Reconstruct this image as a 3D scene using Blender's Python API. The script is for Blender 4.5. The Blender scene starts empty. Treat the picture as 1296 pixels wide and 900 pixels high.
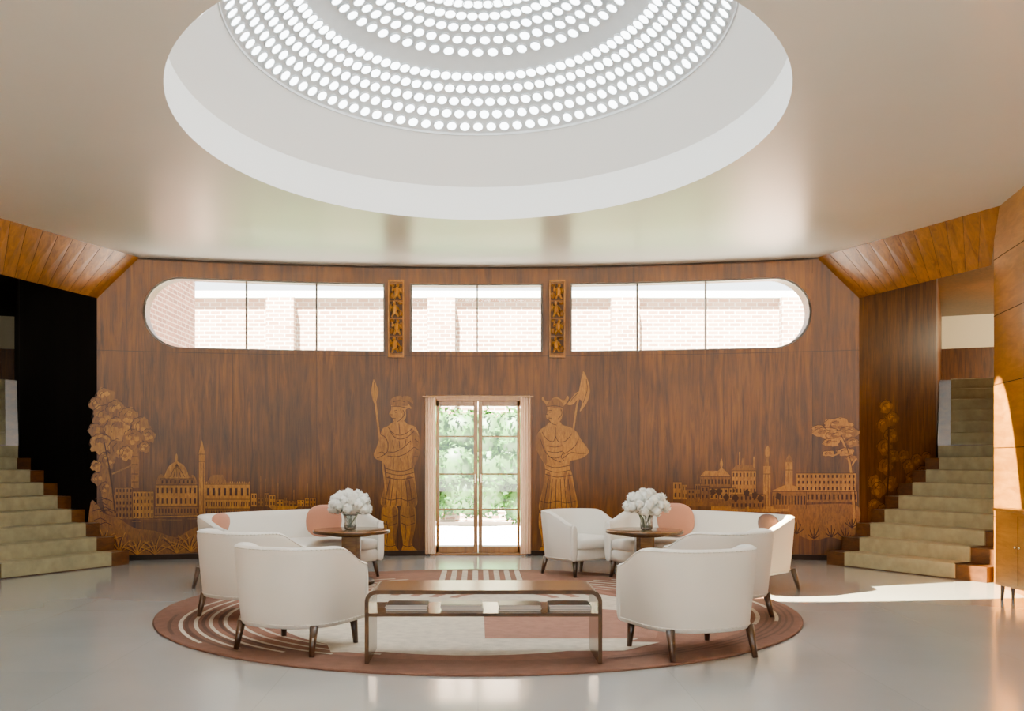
import bpy, math, random
from mathutils import Vector, Matrix
from mathutils.geometry import tessellate_polygon
random.seed(7)
scene = bpy.context.scene
EYE = 1.34; F = 1211.0; HX = 605.0; HY = 580.0

# ---------------------------------------------------------------- materials
def newmat(name):
    m = bpy.data.materials.new(name); m.use_nodes = True
    nt = m.node_tree; b = nt.nodes['Principled BSDF']
    return m, nt, b

def plain(name, col, rough=0.5, metal=0.0, coat=0.0, bump=0.0, bscale=60, var=0.0, vscale=3, sheen=0.0, spec=0.5):
    m, nt, b = newmat(name)
    b.inputs['Base Color'].default_value = (*col, 1)
    b.inputs['Roughness'].default_value = rough
    b.inputs['Metallic'].default_value = metal
    b.inputs['Coat Weight'].default_value = coat
    b.inputs['Coat Roughness'].default_value = 0.12
    b.inputs['Specular IOR Level'].default_value = spec
    if sheen: b.inputs['Sheen Weight'].default_value = sheen
    tc = nt.nodes.new('ShaderNodeTexCoord')
    if var:
        n = nt.nodes.new('ShaderNodeTexNoise'); n.inputs['Scale'].default_value = vscale; n.inputs['Detail'].default_value = 5
        nt.links.new(tc.outputs['Object'], n.inputs['Vector'])
        r = nt.nodes.new('ShaderNodeValToRGB')
        r.color_ramp.elements[0].position = .3; r.color_ramp.elements[1].position = .7
        r.color_ramp.elements[0].color = (*[c*(1-var) for c in col], 1)
        r.color_ramp.elements[1].color = (*[min(1, c*(1+var)) for c in col], 1)
        nt.links.new(n.outputs['Fac'], r.inputs['Fac']); nt.links.new(r.outputs['Color'], b.inputs['Base Color'])
    if bump:
        n2 = nt.nodes.new('ShaderNodeTexNoise'); n2.inputs['Scale'].default_value = bscale; n2.inputs['Detail'].default_value = 3
        nt.links.new(tc.outputs['Object'], n2.inputs['Vector'])
        bp = nt.nodes.new('ShaderNodeBump'); bp.inputs['Strength'].default_value = bump; bp.inputs['Distance'].default_value = 0.01
        nt.links.new(n2.outputs['Fac'], bp.inputs['Height']); nt.links.new(bp.outputs['Normal'], b.inputs['Normal'])
    return m

def wood(name, dark, light, rough=0.35, coat=0.3, sc=(9, 9, .35), seed=0.0, panel=0.0, spec=.5, big=.25):
    m, nt, b = newmat(name)
    tc = nt.nodes.new('ShaderNodeTexCoord'); mp = nt.nodes.new('ShaderNodeMapping')
    mp.inputs['Scale'].default_value = sc; mp.inputs['Location'].default_value = (seed, seed, seed)
    src = tc.outputs['Object']; fac = None
    if panel:
        sx = nt.nodes.new('ShaderNodeSeparateXYZ'); nt.links.new(src, sx.inputs[0])
        dv = nt.nodes.new('ShaderNodeMath'); dv.operation = 'DIVIDE'; dv.inputs[1].default_value = panel
        nt.links.new(sx.outputs['X'], dv.inputs[0])
        flr = nt.nodes.new('ShaderNodeMath'); flr.operation = 'FLOOR'; nt.links.new(dv.outputs[0], flr.inputs[0])
        wn = nt.nodes.new('ShaderNodeTexWhiteNoise'); wn.noise_dimensions = '1D'; nt.links.new(flr.outputs[0], wn.inputs['W'])
        sc2 = nt.nodes.new('ShaderNodeVectorMath'); sc2.operation = 'SCALE'; sc2.inputs['Scale'].default_value = 7
        nt.links.new(wn.outputs['Color'], sc2.inputs[0])
        ad = nt.nodes.new('ShaderNodeVectorMath'); ad.operation = 'ADD'
        nt.links.new(src, ad.inputs[0]); nt.links.new(sc2.outputs['Vector'], ad.inputs[1]); src = ad.outputs['Vector']
        fac = wn.outputs['Value']
    nt.links.new(src, mp.inputs['Vector'])
    n = nt.nodes.new('ShaderNodeTexNoise'); n.inputs['Scale'].default_value = 2.2; n.inputs['Detail'].default_value = 9
    n.inputs['Roughness'].default_value = .68; n.inputs['Distortion'].default_value = .8
    nt.links.new(mp.outputs['Vector'], n.inputs['Vector'])
    r = nt.nodes.new('ShaderNodeValToRGB')
    r.color_ramp.elements[0].position = .32; r.color_ramp.elements[1].position = .72
    r.color_ramp.elements[0].color = (*dark, 1); r.color_ramp.elements[1].color = (*light, 1)
    nt.links.new(n.outputs['Fac'], r.inputs['Fac'])
    n3 = nt.nodes.new('ShaderNodeTexNoise'); n3.inputs['Scale'].default_value = 1.1; n3.inputs['Detail'].default_value = 3
    nt.links.new(tc.outputs['Object'], n3.inputs['Vector'])
    mr = nt.nodes.new('ShaderNodeMapRange'); mr.inputs['From Min'].default_value = .3; mr.inputs['From Max'].default_value = .7
    mr.inputs['To Min'].default_value = 1-big; mr.inputs['To Max'].default_value = 1+big
    nt.links.new(n3.outputs['Fac'], mr.inputs['Value'])
    val = mr.outputs['Result']
    if fac:
        mr3 = nt.nodes.new('ShaderNodeMapRange'); mr3.inputs['To Min'].default_value = .82; mr3.inputs['To Max'].default_value = 1.16
        nt.links.new(fac, mr3.inputs['Value'])
        ml = nt.nodes.new('ShaderNodeMath'); ml.operation = 'MULTIPLY'; nt.links.new(val, ml.inputs[0]); nt.links.new(mr3.outputs['Result'], ml.inputs[1]); val = ml.outputs[0]
    mx = nt.nodes.new('ShaderNodeVectorMath'); mx.operation = 'SCALE'
    nt.links.new(r.outputs['Color'], mx.inputs[0]); nt.links.new(val, mx.inputs['Scale'])
    nt.links.new(mx.outputs['Vector'], b.inputs['Base Color'])
    b.inputs['Roughness'].default_value = rough; b.inputs['Specular IOR Level'].default_value = spec
    b.inputs['Coat Weight'].default_value = coat; b.inputs['Coat Roughness'].default_value = .2
    return m

M = {}
M['wall'] = wood('walnut_veneer', (.034, .0095, .0003), (.150, .050, .0016), rough=.36, coat=.0, spec=.20, panel=1.1, sc=(8, 8, .6), big=.3)
M['soffit'] = wood('soffit_veneer', (.085, .026, .001), (.22, .078, .004), rough=.38, sc=(5, 5, 1.2), seed=4, coat=.0, spec=.25)
M['pier'] = wood('pier_veneer', (.22, .078, .004), (.44, .18, .011), rough=.28, coat=.15, sc=(1.2, 1.2, 6), seed=9)
M['dark'] = wood('shade_painted_wood', (.003, .002, .0015), (.007, .004, .003), rough=.7, coat=0, spec=.08)  # near-black colour paints the stairwell shade into the left-hand wood
M['seam'] = plain('dark_joint', (.014, .005, .001), .6, spec=.2)
M['gold'] = wood('marquetry_sycamore', (.165, .058, .002), (.40, .165, .007), rough=.38, coat=.0, sc=(20, 20, 5), seed=2, spec=.22, big=.35)
M['gold2'] = wood('marquetry_maple', (.090, .029, .001), (.235, .085, .003), rough=.38, coat=.0, sc=(20, 20, 5), seed=6, spec=.22, big=.35)
M['line'] = plain('marquetry_line', (.040, .012, .0005), .5, spec=.2)
M['plaster'] = plain('ceiling_plaster', (.83, .80, .72), .34, var=.03, vscale=.8, coat=.6, spec=.6)
M['plaster'].node_tree.nodes['Principled BSDF'].inputs['Coat Roughness'].default_value = .26
M['drum'] = plain('white_plaster', (.92, .92, .89), .6)
M['domec'] = plain('dome_concrete', (.80, .83, .84), .7, var=.04, vscale=8)
M['frame'] = plain('bronze_frame', (.04, .03, .02), .4, .4)
M['doorw'] = wood('door_oak', (.22, .085, .006), (.40, .17, .016), rough=.35, coat=.2)
M['cream'] = plain('cream_plaster', (.82, .74, .54), .7)
M['carpet'] = plain('stair_carpet', (.33, .295, .165), .95, bump=.6, bscale=180, var=.15, vscale=9)
M['stepw'] = wood('step_wood', (.045, .014, .0015), (.12, .04, .004), sc=(3, 3, 8))
M['white'] = plain('cream_upholstery', (.86, .83, .74), .85, bump=.15, bscale=260, sheen=.15)
M['leg'] = wood('leg_wood', (.030, .012, .005), (.075, .032, .012), rough=.3, coat=.4, sc=(30, 30, 4))
M['pink'] = plain('pink_velvet', (.54, .24, .15), .9, sheen=.2, bump=.1, bscale=150)
M['brownc'] = plain('brown_velvet', (.12, .045, .022), .9, sheen=.2)
M['table'] = wood('table_walnut', (.09, .038, .006), (.25, .115, .024), rough=.20, coat=.3, sc=(2, 12, 12), seed=3)
M['tedge'] = wood('table_edge', (.028, .011, .002), (.08, .034, .007), rough=.45, coat=.0, sc=(6, 6, 6), spec=.25)
M['petal'] = plain('white_petal', (.90, .90, .82), .7, var=.05, vscale=30)
M['leaf'] = plain('leaf_green', (.03, .08, .012), .55, var=.5, vscale=4)
M['foliage'] = plain('garden_foliage', (.022, .080, .008), .7, var=.6, vscale=2.5, spec=.2)
M['paver'] = plain('terrace_paving', (.76, .73, .66), .8, var=.06)
M['paper'] = plain('magazine_pages', (.75, .72, .66), .7)
M['mag1'] = plain('magazine_cover_grey', (.22, .25, .27), .3)
M['mag2'] = plain('magazine_cover_blue', (.10, .14, .20), .3)
M['mag3'] = plain('magazine_cover_cream', (.55, .50, .40), .3)
M['brass'] = plain('brass', (.7, .6, .4), .25, 1.0)

# floor : pale polished composition floor with faint joints
m, nt, b = newmat('polished_floor'); M['floor'] = m
tc = nt.nodes.new('ShaderNodeTexCoord')
br = nt.nodes.new('ShaderNodeTexBrick'); br.offset = 0.0
br.inputs['Scale'].default_value = 1; br.inputs['Brick Width'].default_value = 1.2; br.inputs['Row Height'].default_value = 1.2
br.inputs['Mortar Size'].default_value = .004; br.inputs['Mortar Smooth'].default_value = .5
br.inputs['Color1'].default_value = (.49, .525, .525, 1); br.inputs['Color2'].default_value = (.51, .545, .545, 1); br.inputs['Mortar'].default_value = (.45, .48, .48, 1)
nt.links.new(tc.outputs['Object'], br.inputs['Vector'])
nz = nt.nodes.new('ShaderNodeTexNoise'); nz.inputs['Scale'].default_value = .9; nz.inputs['Detail'].default_value = 3
nt.links.new(tc.outputs['Object'], nz.inputs['Vector'])
mr = nt.nodes.new('ShaderNodeMapRange'); mr.inputs['To Min'].default_value = .86; mr.inputs['To Max'].default_value = 1.12
nt.links.new(nz.outputs['Fac'], mr.inputs['Value'])
vm = nt.nodes.new('ShaderNodeVectorMath'); vm.operation = 'SCALE'
nt.links.new(br.outputs['Color'], vm.inputs[0]); nt.links.new(mr.outputs['Result'], vm.inputs['Scale'])
nt.links.new(vm.outputs['Vector'], b.inputs['Base Color'])
b.inputs['Roughness'].default_value = .26; b.inputs['Coat Weight'].default_value = .9; b.inputs['Coat Roughness'].default_value = .13

# brick
m, nt, b = newmat('garden_brick'); M['brick'] = m
tc = nt.nodes.new('ShaderNodeTexCoord'); sx = nt.nodes.new('ShaderNodeSeparateXYZ'); nt.links.new(tc.outputs['Object'], sx.inputs[0])
ad = nt.nodes.new('ShaderNodeMath'); ad.operation = 'ADD'; nt.links.new(sx.outputs['X'], ad.inputs[0]); nt.links.new(sx.outputs['Y'], ad.inputs[1])
cb = nt.nodes.new('ShaderNodeCombineXYZ'); nt.links.new(ad.outputs[0], cb.inputs['X']); nt.links.new(sx.outputs['Z'], cb.inputs['Y'])
br = nt.nodes.new('ShaderNodeTexBrick'); br.inputs['Scale'].default_value = 1
br.inputs['Brick Width'].default_value = .24; br.inputs['Row Height'].default_value = .088; br.inputs['Mortar Size'].default_value = .012
br.inputs['Color1'].default_value = (.25, .125, .07, 1); br.inputs['Color2'].default_value = (.40, .25, .16, 1); br.inputs['Mortar'].default_value = (.60, .55, .46, 1)
nt.links.new(cb.outputs[0], br.inputs['Vector']); nt.links.new(br.outputs['Color'], b.inputs['Base Color'])
b.inputs['Roughness'].default_value = .9
M['brick2'] = m.copy(); M['brick2'].name = 'red_brick'
for nd in M['brick2'].node_tree.nodes:
    if nd.type == 'TEX_BRICK':
        nd.inputs['Color1'].default_value = (.12, .035, .016, 1); nd.inputs['Color2'].default_value = (.20, .07, .036, 1); nd.inputs['Mortar'].default_value = (.32, .23, .17, 1)

def rugmat(name, col):
    return plain(name, col, .95, bump=.8, bscale=140, var=.14, vscale=14)
M['rug_t'] = rugmat('rug_terracotta', (.235, .108, .070))
M['rug_b'] = rugmat('rug_brown', (.17, .080, .052))
M['rug_c'] = rugmat('rug_cream', (.60, .53, .42))
M['rug_p'] = rugmat('rug_rose', (.31, .150, .105))
M['rug_d'] = rugmat('rug_dark', (.10, .05, .034))

# skylight lens: back-lit glass
m = bpy.data.materials.new('skylight_lens'); m.use_nodes = True; nt = m.node_tree; nt.nodes.clear()
o = nt.nodes.new('ShaderNodeOutputMaterial'); e = nt.nodes.new('ShaderNodeEmission')
e.inputs['Color'].default_value = (.90, .97, 1, 1); e.inputs['Strength'].default_value = 13.0
nt.links.new(e.outputs[0], o.inputs[0]); M['lens'] = m
# thin glazing
m = bpy.data.materials.new('window_glass'); m.use_nodes = True; nt = m.node_tree; nt.nodes.clear()
o = nt.nodes.new('ShaderNodeOutputMaterial'); t = nt.nodes.new('ShaderNodeBsdfTransparent'); g = nt.nodes.new('ShaderNodeBsdfGlossy')
g.inputs['Roughness'].default_value = .02; mxs = nt.nodes.new('ShaderNodeMixShader'); mxs.inputs[0].default_value = .07
nt.links.new(t.outputs[0], mxs.inputs[1]); nt.links.new(g.outputs[0], mxs.inputs[2]); nt.links.new(mxs.outputs[0], o.inputs[0]); M['glass'] = m
# vase glass
m, nt, b = newmat('vase_glass'); M['vase'] = m
b.inputs['Base Color'].default_value = (.93, .97, .95, 1); b.inputs['Roughness'].default_value = .03; b.inputs['Transmission Weight'].default_value = .9
# curtain (translucent)
m = bpy.data.materials.new('peach_sheer'); m.use_nodes = True; nt = m.node_tree; b = nt.nodes['Principled BSDF']
b.inputs['Base Color'].default_value = (.80, .58, .42, 1); b.inputs['Roughness'].default_value = .9
tl = nt.nodes.new('ShaderNodeBsdfTranslucent'); tl.inputs[0].default_value = (.88, .70, .53, 1)
mxs = nt.nodes.new('ShaderNodeMixShader'); mxs.inputs[0].default_value = .5
nt.links.new(b.outputs[0], mxs.inputs[1]); nt.links.new(tl.outputs[0], mxs.inputs[2]); nt.links.new(mxs.outputs[0], nt.nodes['Material Output'].inputs[0]); M['sheer'] = m

# ---------------------------------------------------------------- mesh builder
class MB:
    def __init__(s): s.v = []; s.f = []; s.m = []; s.smf = []; s.mats = []; s.X = Matrix.Identity(4)
    def mi(s, k):
        if k not in s.mats: s.mats.append(k)
        return s.mats.index(k)
    def add(s, vs, fs, k, smooth=False):
        o = len(s.v); s.v += [tuple(s.X @ Vector(p)) for p in vs]; i = s.mi(k)
        for f in fs: s.f.append([o+j for j in f]); s.m.append(i); s.smf.append(smooth)
    def quad(s, a, b, c, d, k): s.add([a, b, c, d], [[0, 1, 2, 3]], k)
    def box(s, x0, y0, z0, x1, y1, z1, k):
        s.add([(x0,y0,z0),(x1,y0,z0),(x1,y1,z0),(x0,y1,z0),(x0,y0,z1),(x1,y0,z1),(x1,y1,z1),(x0,y1,z1)],
              [[0,3,2,1],[4,5,6,7],[0,1,5,4],[1,2,6,5],[2,3,7,6],[3,0,4,7]], k)
    def beam(s, p, q, w, h, k):
        p = Vector(p); q = Vector(q); d = (q-p).normalized()
        up = Vector((0, 0, 1)) if abs(d.z) < .95 else Vector((0, 1, 0))
        sx = d.cross(up).normalized()*w/2; sz = sx.cross(d).normalized()*h/2
        vs = [p-sx-sz, p+sx-sz, p+sx+sz, p-sx+sz, q-sx-sz, q+sx-sz, q+sx+sz, q-sx+sz]
        s.add(vs, [[0,1,2,3],[7,6,5,4],[0,4,5,1],[1,5,6,2],[2,6,7,3],[3,7,4,0]], k)
    def lathe(s, prof, k, n=32, c=(0, 0), smooth=True, cap=True, sxx=1.0):
        vs = []; fs = []
        for r, z in prof:
            for i in range(n):
                a = 2*math.pi*i/n; vs.append((c[0]+r*sxx*math.cos(a), c[1]+r*math.sin(a), z))
        for j in range(len(prof)-1):
            for i in range(n):
                i2 = (i+1) % n; fs.append([j*n+i, j*n+i2, (j+1)*n+i2, (j+1)*n+i])
        if cap:
            fs.append([i for i in range(n)][::-1]); fs.append([(len(prof)-1)*n+i for i in range(n)])
        s.add(vs, fs, k, smooth)
    def cone(s, p, q, r0, r1, k, n=10):
        p = Vector(p); q = Vector(q); d = (q-p).normalized(); a = d.orthogonal().normalized(); b = d.cross(a)
        vs = []
        for c, r in ((p, r0), (q, r1)):
            for i in range(n):
                t = 2*math.pi*i/n; vs.append(c+a*r*math.cos(t)+b*r*math.sin(t))
        fs = [[i, (i+1) % n, n+(i+1) % n, n+i] for i in range(n)]+[list(range(n))[::-1], list(range(n, 2*n))]
        s.add(vs, fs, k, True)
    def ell(s, c, r, k, nu=16, nv=10, rot=None, pw=1.0):
        vs = []; fs = []
        for j in range(nv+1):
            ph = math.pi*j/nv
            for i in range(nu):
                th = 2*math.pi*i/nu
                p = Vector((math.sin(ph)*math.cos(th), math.sin(ph)*math.sin(th), math.cos(ph)))
                p = Vector([math.copysign(abs(t)**pw, t) for t in p])
                p = Vector((p.x*r[0], p.y*r[1], p.z*r[2]))
                if rot: p = rot @ p
                vs.append(p+Vector(c))
        for j in range(nv):
            for i in range(nu): fs.append([j*nu+i, j*nu+(i+1) % nu, (j+1)*nu+(i+1) % nu, (j+1)*nu+i])
        s.add(vs, fs, k, True)
    def build(s, name, bevel=0, loc=None, rotz=0, sub=0):
        me = bpy.data.meshes.new(name); me.from_pydata(s.v, [], s.f)
        for k in s.mats: me.materials.append(M[k])
        me.polygons.foreach_set('material_index', s.m); me.polygons.foreach_set('use_smooth', s.smf); me.update()
        ob = bpy.data.objects.new(name, me); scene.collection.objects.link(ob)
        if loc: ob.location = loc
        ob.rotation_euler[2] = rotz
        if bevel:
            md = ob.modifiers.new('bev', 'BEVEL'); md.width = bevel; md.segments = 2; md.limit_method = 'ANGLE'; md.angle_limit = math.radians(40)
        if sub:
            md = ob.modifiers.new('sub', 'SUBSURF'); md.levels = sub; md.render_levels = sub
        return ob

# ---------------------------------------------------------------- survey of the back wall
def wy(x): return 13.2 - x*x/31.8
def wx(px):
    k = (px-HX)/F; x = k*13
    for _ in range(30): x = k*wy(x)
    return x
ZC = 3.98; WB, WT = 2.80, 3.745
XL, XR = -4.95, 4.95
wins = [(wx(180), wx(487), 'L'), (wx(519), wx(687), ''), (wx(722), wx(1028), 'R')]
DX, DZ = .715, 2.21
RW = (WT-WB)/2; ZM = (WT+WB)/2
def opening(x, side):
    e = 1e-5*side
    x2 = x+e
    if abs(x2) < DX: o = [(0, DZ)]
    else: o = []
    for a, b_, t in wins:
        if a < x2 < b_:
            h = RW
            if t == 'L' and x2 < a+RW: h = math.sqrt(max(0, RW*RW-(a+RW-x2)**2))
            if t == 'R' and x2 > b_-RW: h = math.sqrt(max(0, RW*RW-(x2-b_+RW)**2))
            o.append((ZM-h, ZM+h))
    return o
xs = set([XL, XR, -DX, DX])
for a, b_, t in wins:
    xs |= {a, b_}
    for i in range(25):
        q = RW*(1-math.cos(math.pi/2*i/24))
        if t == 'L': xs.add(a+q)
        if t == 'R': xs.add(b_-q)
n = 66
for i in range(n+1): xs.add(XL+(XR-XL)*i/n)
xs = sorted(xs)
mb = MB()
for xa, xb in zip(xs[:-1], xs[1:]):
    if xb-xa < 1e-6: continue
    oa, ob_ = opening(xa, 1), opening(xb, -1)
    za = [0]+[z for o in oa for z in o]+[ZC+.05]; zb = [0]+[z for o in ob_ for z in o]+[ZC+.05]
    for i in range(0, len(za), 2):
        if za[i+1]-za[i] < 1e-6 and zb[i+1]-zb[i] < 1e-6: continue
        for off in (0, .3):
            mb.quad((xa, wy(xa)+off, za[i]), (xb, wy(xb)+off, zb[i]), (xb, wy(xb)+off, zb[i+1]), (xa, wy(xa)+off, za[i+1]), 'wall')
def outline(a, b_, t):
    pts = []
    if t == 'L': pts += [(a+RW-RW*math.sin(math.pi*i/24), ZM+RW*math.cos(math.pi*i/24)) for i in range(25)]
    else: pts += [(a, WT), (a, WB)]
    nx = 12
    x0 = pts[-1][0]; x1 = b_-RW if t == 'R' else b_
    pts += [(x0+(x1-x0)*i/nx, WB) for i in range(1, nx)]
    if t == 'R': pts += [(b_-RW+RW*math.sin(math.pi*i/24), ZM-RW*math.cos(math.pi*i/24)) for i in range(25)]
    else: pts += [(b_, WB), (b_, WT)]
    x0 = pts[-1][0]; x1 = pts[0][0]
    pts += [(x0+(x1-x0)*i/nx, WT) for i in range(1, nx)]
    return pts
def reveal(pts, k='wall'):
    for p, q in zip(pts, pts[1:]+pts[:1]):
        mb.quad((p[0], wy(p[0]), p[1]), (q[0], wy(q[0]), q[1]), (q[0], wy(q[0])+.3, q[1]), (p[0], wy(p[0])+.3, p[1]), k)
for w in wins: reveal(outline(*w))
reveal([(-DX, 0), (-DX, DZ), (0, DZ), (DX, DZ), (DX, 0)])
mb.build('wall_back')

for k, (w, muls) in enumerate(zip(wins, ([311, 400], [604], [807, 894]))):
    mb = MB(); pts = outline(*w)
    for p, q in zip(pts, pts[1:]+pts[:1]):
        mb.beam((p[0], wy(p[0])+.05, p[1]), (q[0], wy(q[0])+.05, q[1]), .05, .035, 'frame')
    for mpx in muls:
        x = wx(mpx); mb.beam((x, wy(x)+.05, WB), (x, wy(x)+.05, WT), .022, .04, 'frame')
    n = 14; a, b_, t = w; gx = [a+.01+(b_-a-.02)*i/40 for i in range(41)]
    for p, q in zip(gx[:-1], gx[1:]):
        op, oq = opening(p, 1)[-1], opening(q, -1)[-1]
        mb.quad((p, wy(p)+.055, op[0]), (q, wy(q)+.055, oq[0]), (q, wy(q)+.055, oq[1]), (p, wy(p)+.055, op[1]), 'glass')
    mb.build('window_%d' % (k+1))

# trims
mb = MB()
for i in range(60):
    a = XL+(XR-XL)*i/60; b_ = XL+(XR-XL)*(i+1)/60
    if abs((a+b_)/2) < DX+.02: continue
    mb.beam((a, wy(a)-.012, .035), (b_, wy(b_)-.012, .035), .024, .07, 'seam')
mb.build('baseboard_back')
mb = MB()
for i in range(60):
    a = XL+(XR-XL)*i/60; b_ = XL+(XR-XL)*(i+1)/60
    mb.beam((a, wy(a)-.004, ZC-.015), (b_, wy(b_)-.004, ZC-.015), .010, .02, 'seam')
    mb.beam((a, wy(a)-.001, WB-.055), (b_, wy(b_)-.001, WB-.055), .004, .006, 'seam')
for i in range(-4, 5):      # vertical veneer joints
    x = i*1.1
    if abs(x) < DX: continue
    inw = any(a-.02 < x < b_+.02 for a, b_, t in wins)
    for z0, z1 in ([(.07, WB-.06)] + ([(WT+.03, ZC-.03)] if inw else [(WB-.05, ZC-.03)])):
        mb.beam((x, wy(x)-.0005, z0), (x, wy(x)-.0005, z1), .004, .003, 'seam')
mb.build('trim_1')

# ---------------------------------------------------------------- marquetry
LAY = {'g': .0040, 'h': .0052, 'l': .0064, 't': .0076}
SC = Vector((4.95, 12.43)); SU = Vector((.866, .5))
class Inlay(MB):
    surf = 'w'
    def pt(s, px, py, e):
        k = (px-HX)/F
        if s.surf == 'w':
            x = wx(px); d = wy(x)
            return (x, d-e, EYE+(HY-py)/F*d)
        t = (SC.x-k*SC.y)/(k*SU.y-SU.x); p = SC+SU*t
        q = p+Vector((.5, -.866))*e
        return (q.x, q.y, EYE+(HY-py)/F*p.y)
    def poly(s, pts, k='gold', lay='g'):
        tris = tessellate_polygon([[Vector((p[0], p[1], 0)) for p in pts]])
        st = [[Vector(pts[i]) for i in t] for t in tris]
        while st:
            t = st.pop(); e = [(t[(i+1) % 3]-t[i]).length for i in range(3)]; i = e.index(max(e))
            if max(p.x for p in t)-min(p.x for p in t) > 24:
                m_ = (t[i]+t[(i+1) % 3])/2; o = t[(i+2) % 3]
                st += [[t[i], m_, o], [m_, t[(i+1) % 3], o]]; continue
            s.add([s.pt(p.x, p.y, LAY[lay]) for p in t], [[0, 1, 2]], k)
    def crom(s, pts, closed=True, n=4):
        # Catmull-Rom smoothed outline
        L = len(pts); out = []
        for i in range(L if closed else L-1):
            g_ = (lambda j: Vector(pts[j % L])) if closed else (lambda j: Vector(pts[max(0, min(L-1, j))]))
            p0, p1, p2, p3 = g_(i-1), g_(i), g_(i+1), g_(i+2)
            for j in range(n):
                t = j/n
                out.append(tuple(.5*((2*p1)+(p2-p0)*t+(2*p0-5*p1+4*p2-p3)*t*t+(3*p1-p0-3*p2+p3)*t**3)))
        if not closed: out.append(tuple(pts[-1]))
        return out
    def spoly(s, pts, k='gold', lay='g'): s.poly(s.crom(pts), k, lay)
    def sline(s, pts, w=.9, k='line', lay='l'): s.line(s.crom(pts, closed=False) if len(pts) > 2 else pts, w, k, lay)
    def line(s, pts, w=1.2, k='line', lay='l'):
        for a, b_ in zip(pts[:-1], pts[1:]):
            a = Vector(a); b2 = Vector(b_); d = (b2-a)
            if d.length < 1e-6: continue
            nrm = Vector((-d.y, d.x)).normalized()*w/2
            s.poly([a-nrm, b2-nrm, b2+nrm, a+nrm], k, lay)
    def rect(s, x0, y0, x1, y1, k='gold', lay='g'): s.poly([(x0, y0), (x1, y0), (x1, y1), (x0, y1)], k, lay)
    def blob(s, x, y, r, k='gold', ry=None, lay='g', n=26):
        ry = ry or r; ph = random.random()*6; f1 = random.choice([4, 5, 6])
        def rr(t): return 1+.13*math.sin(f1*t+ph)+.07*math.sin(9*t+2*ph)
        pts = [(x+r*rr(t)*math.cos(t), y+ry*rr(t)*math.sin(t)) for t in [2*math.pi*i/n for i in range(n)]]
        s.poly(pts, k, lay)
    def leafblob(s, x, y, r, k='gold', ry=None):
        ry = ry or r
        s.blob(x, y, r, k, ry)
        other = 'gold2' if k == 'gold' else 'gold'
        for j in range(3):
            a = random.uniform(0, 6.28); s.blob(x+r*.42*math.cos(a), y+ry*.42*math.sin(a), r*.3, other, ry*.26, 'h', 14)
        a0 = random.uniform(2.4, 3.6)
        s.line([(x+.97*r*math.cos(a0+i*.3)*(1+.09*(i % 2)), y+.97*ry*math.sin(a0+i*.3)*(1+.09*(i % 2))) for i in range(9)], .8)
        s.line([(x+.5*r*math.cos(a0+i*.4), y+.5*ry*math.sin(a0+i*.4)*(1+.2*(i % 2))) for i in range(6)], .7)
    def building(s, x0, y0, x1, y1, cols, rows, k='gold', arch=False):
        s.rect(x0, y0, x1, y1, k)
        s.line([(x0, y0), (x1, y0)], .8); s.line([(x1, y0), (x1, y1)], .7)
        cw = (x1-x0)/cols; rh = (y1-y0)/rows
        for r in range(rows):
            for c in range(cols):
                cx = x0+cw*(c+.5); cy = y0+rh*(r+.5)
                s.rect(cx-cw*.2, cy-rh*.24, cx+cw*.2, cy+rh*.26, 'line', 'l')

# spearman (classical guard with cloak) ------------------------------------------------
g = Inlay()
g.spoly([(473,480),(477,489),(479,496),(477,506),(474.5,511),(471.5,505),(470,496),(471,488)], 'gold')
g.line([(475,508),(486,600),(498,698)], 2.4, 'gold', 'h'); g.line([(473.5,484),(475,507)], .7)
# head & helmet
g.spoly([(495,514),(494,508),(498,504),(505,502),(512,504),(516,510),(521,517),(514,518),(514,527),(511,533),(505,536),(499,534),(496,529),(492.5,524),(495,519)], 'gold')
g.spoly([(495,513),(494,507),(498,503),(506,501),(513,505),(517,513),(506,514)], 'gold2', 'h')
g.spoly([(511,501),(520,503),(523,511),(518,508),(512,505)], 'gold2')
# torso, cloak
g.spoly([(499,534),(511,533),(516,537),(525,540),(530,550),(532,565),(529,580),(524,592),(525,604),(527,622),(528,638),(520,643),(506,640),(494,643),(482,638),(485,622),(489,604),(488,592),(484,584),(476,581),(473,575),(477,565),(481,552),(484,543),(491,539)], 'gold')
g.spoly([(520,542),(530,551),(532,566),(529,581),(521,594),(522,580),(523,566),(521,552)], 'gold2', 'h')
g.spoly([(489,606),(495,606),(491,640),(483,637)], 'gold2', 'h'); g.spoly([(514,606),(523,606),(527,637),(518,641)], 'gold2', 'h')
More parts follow.
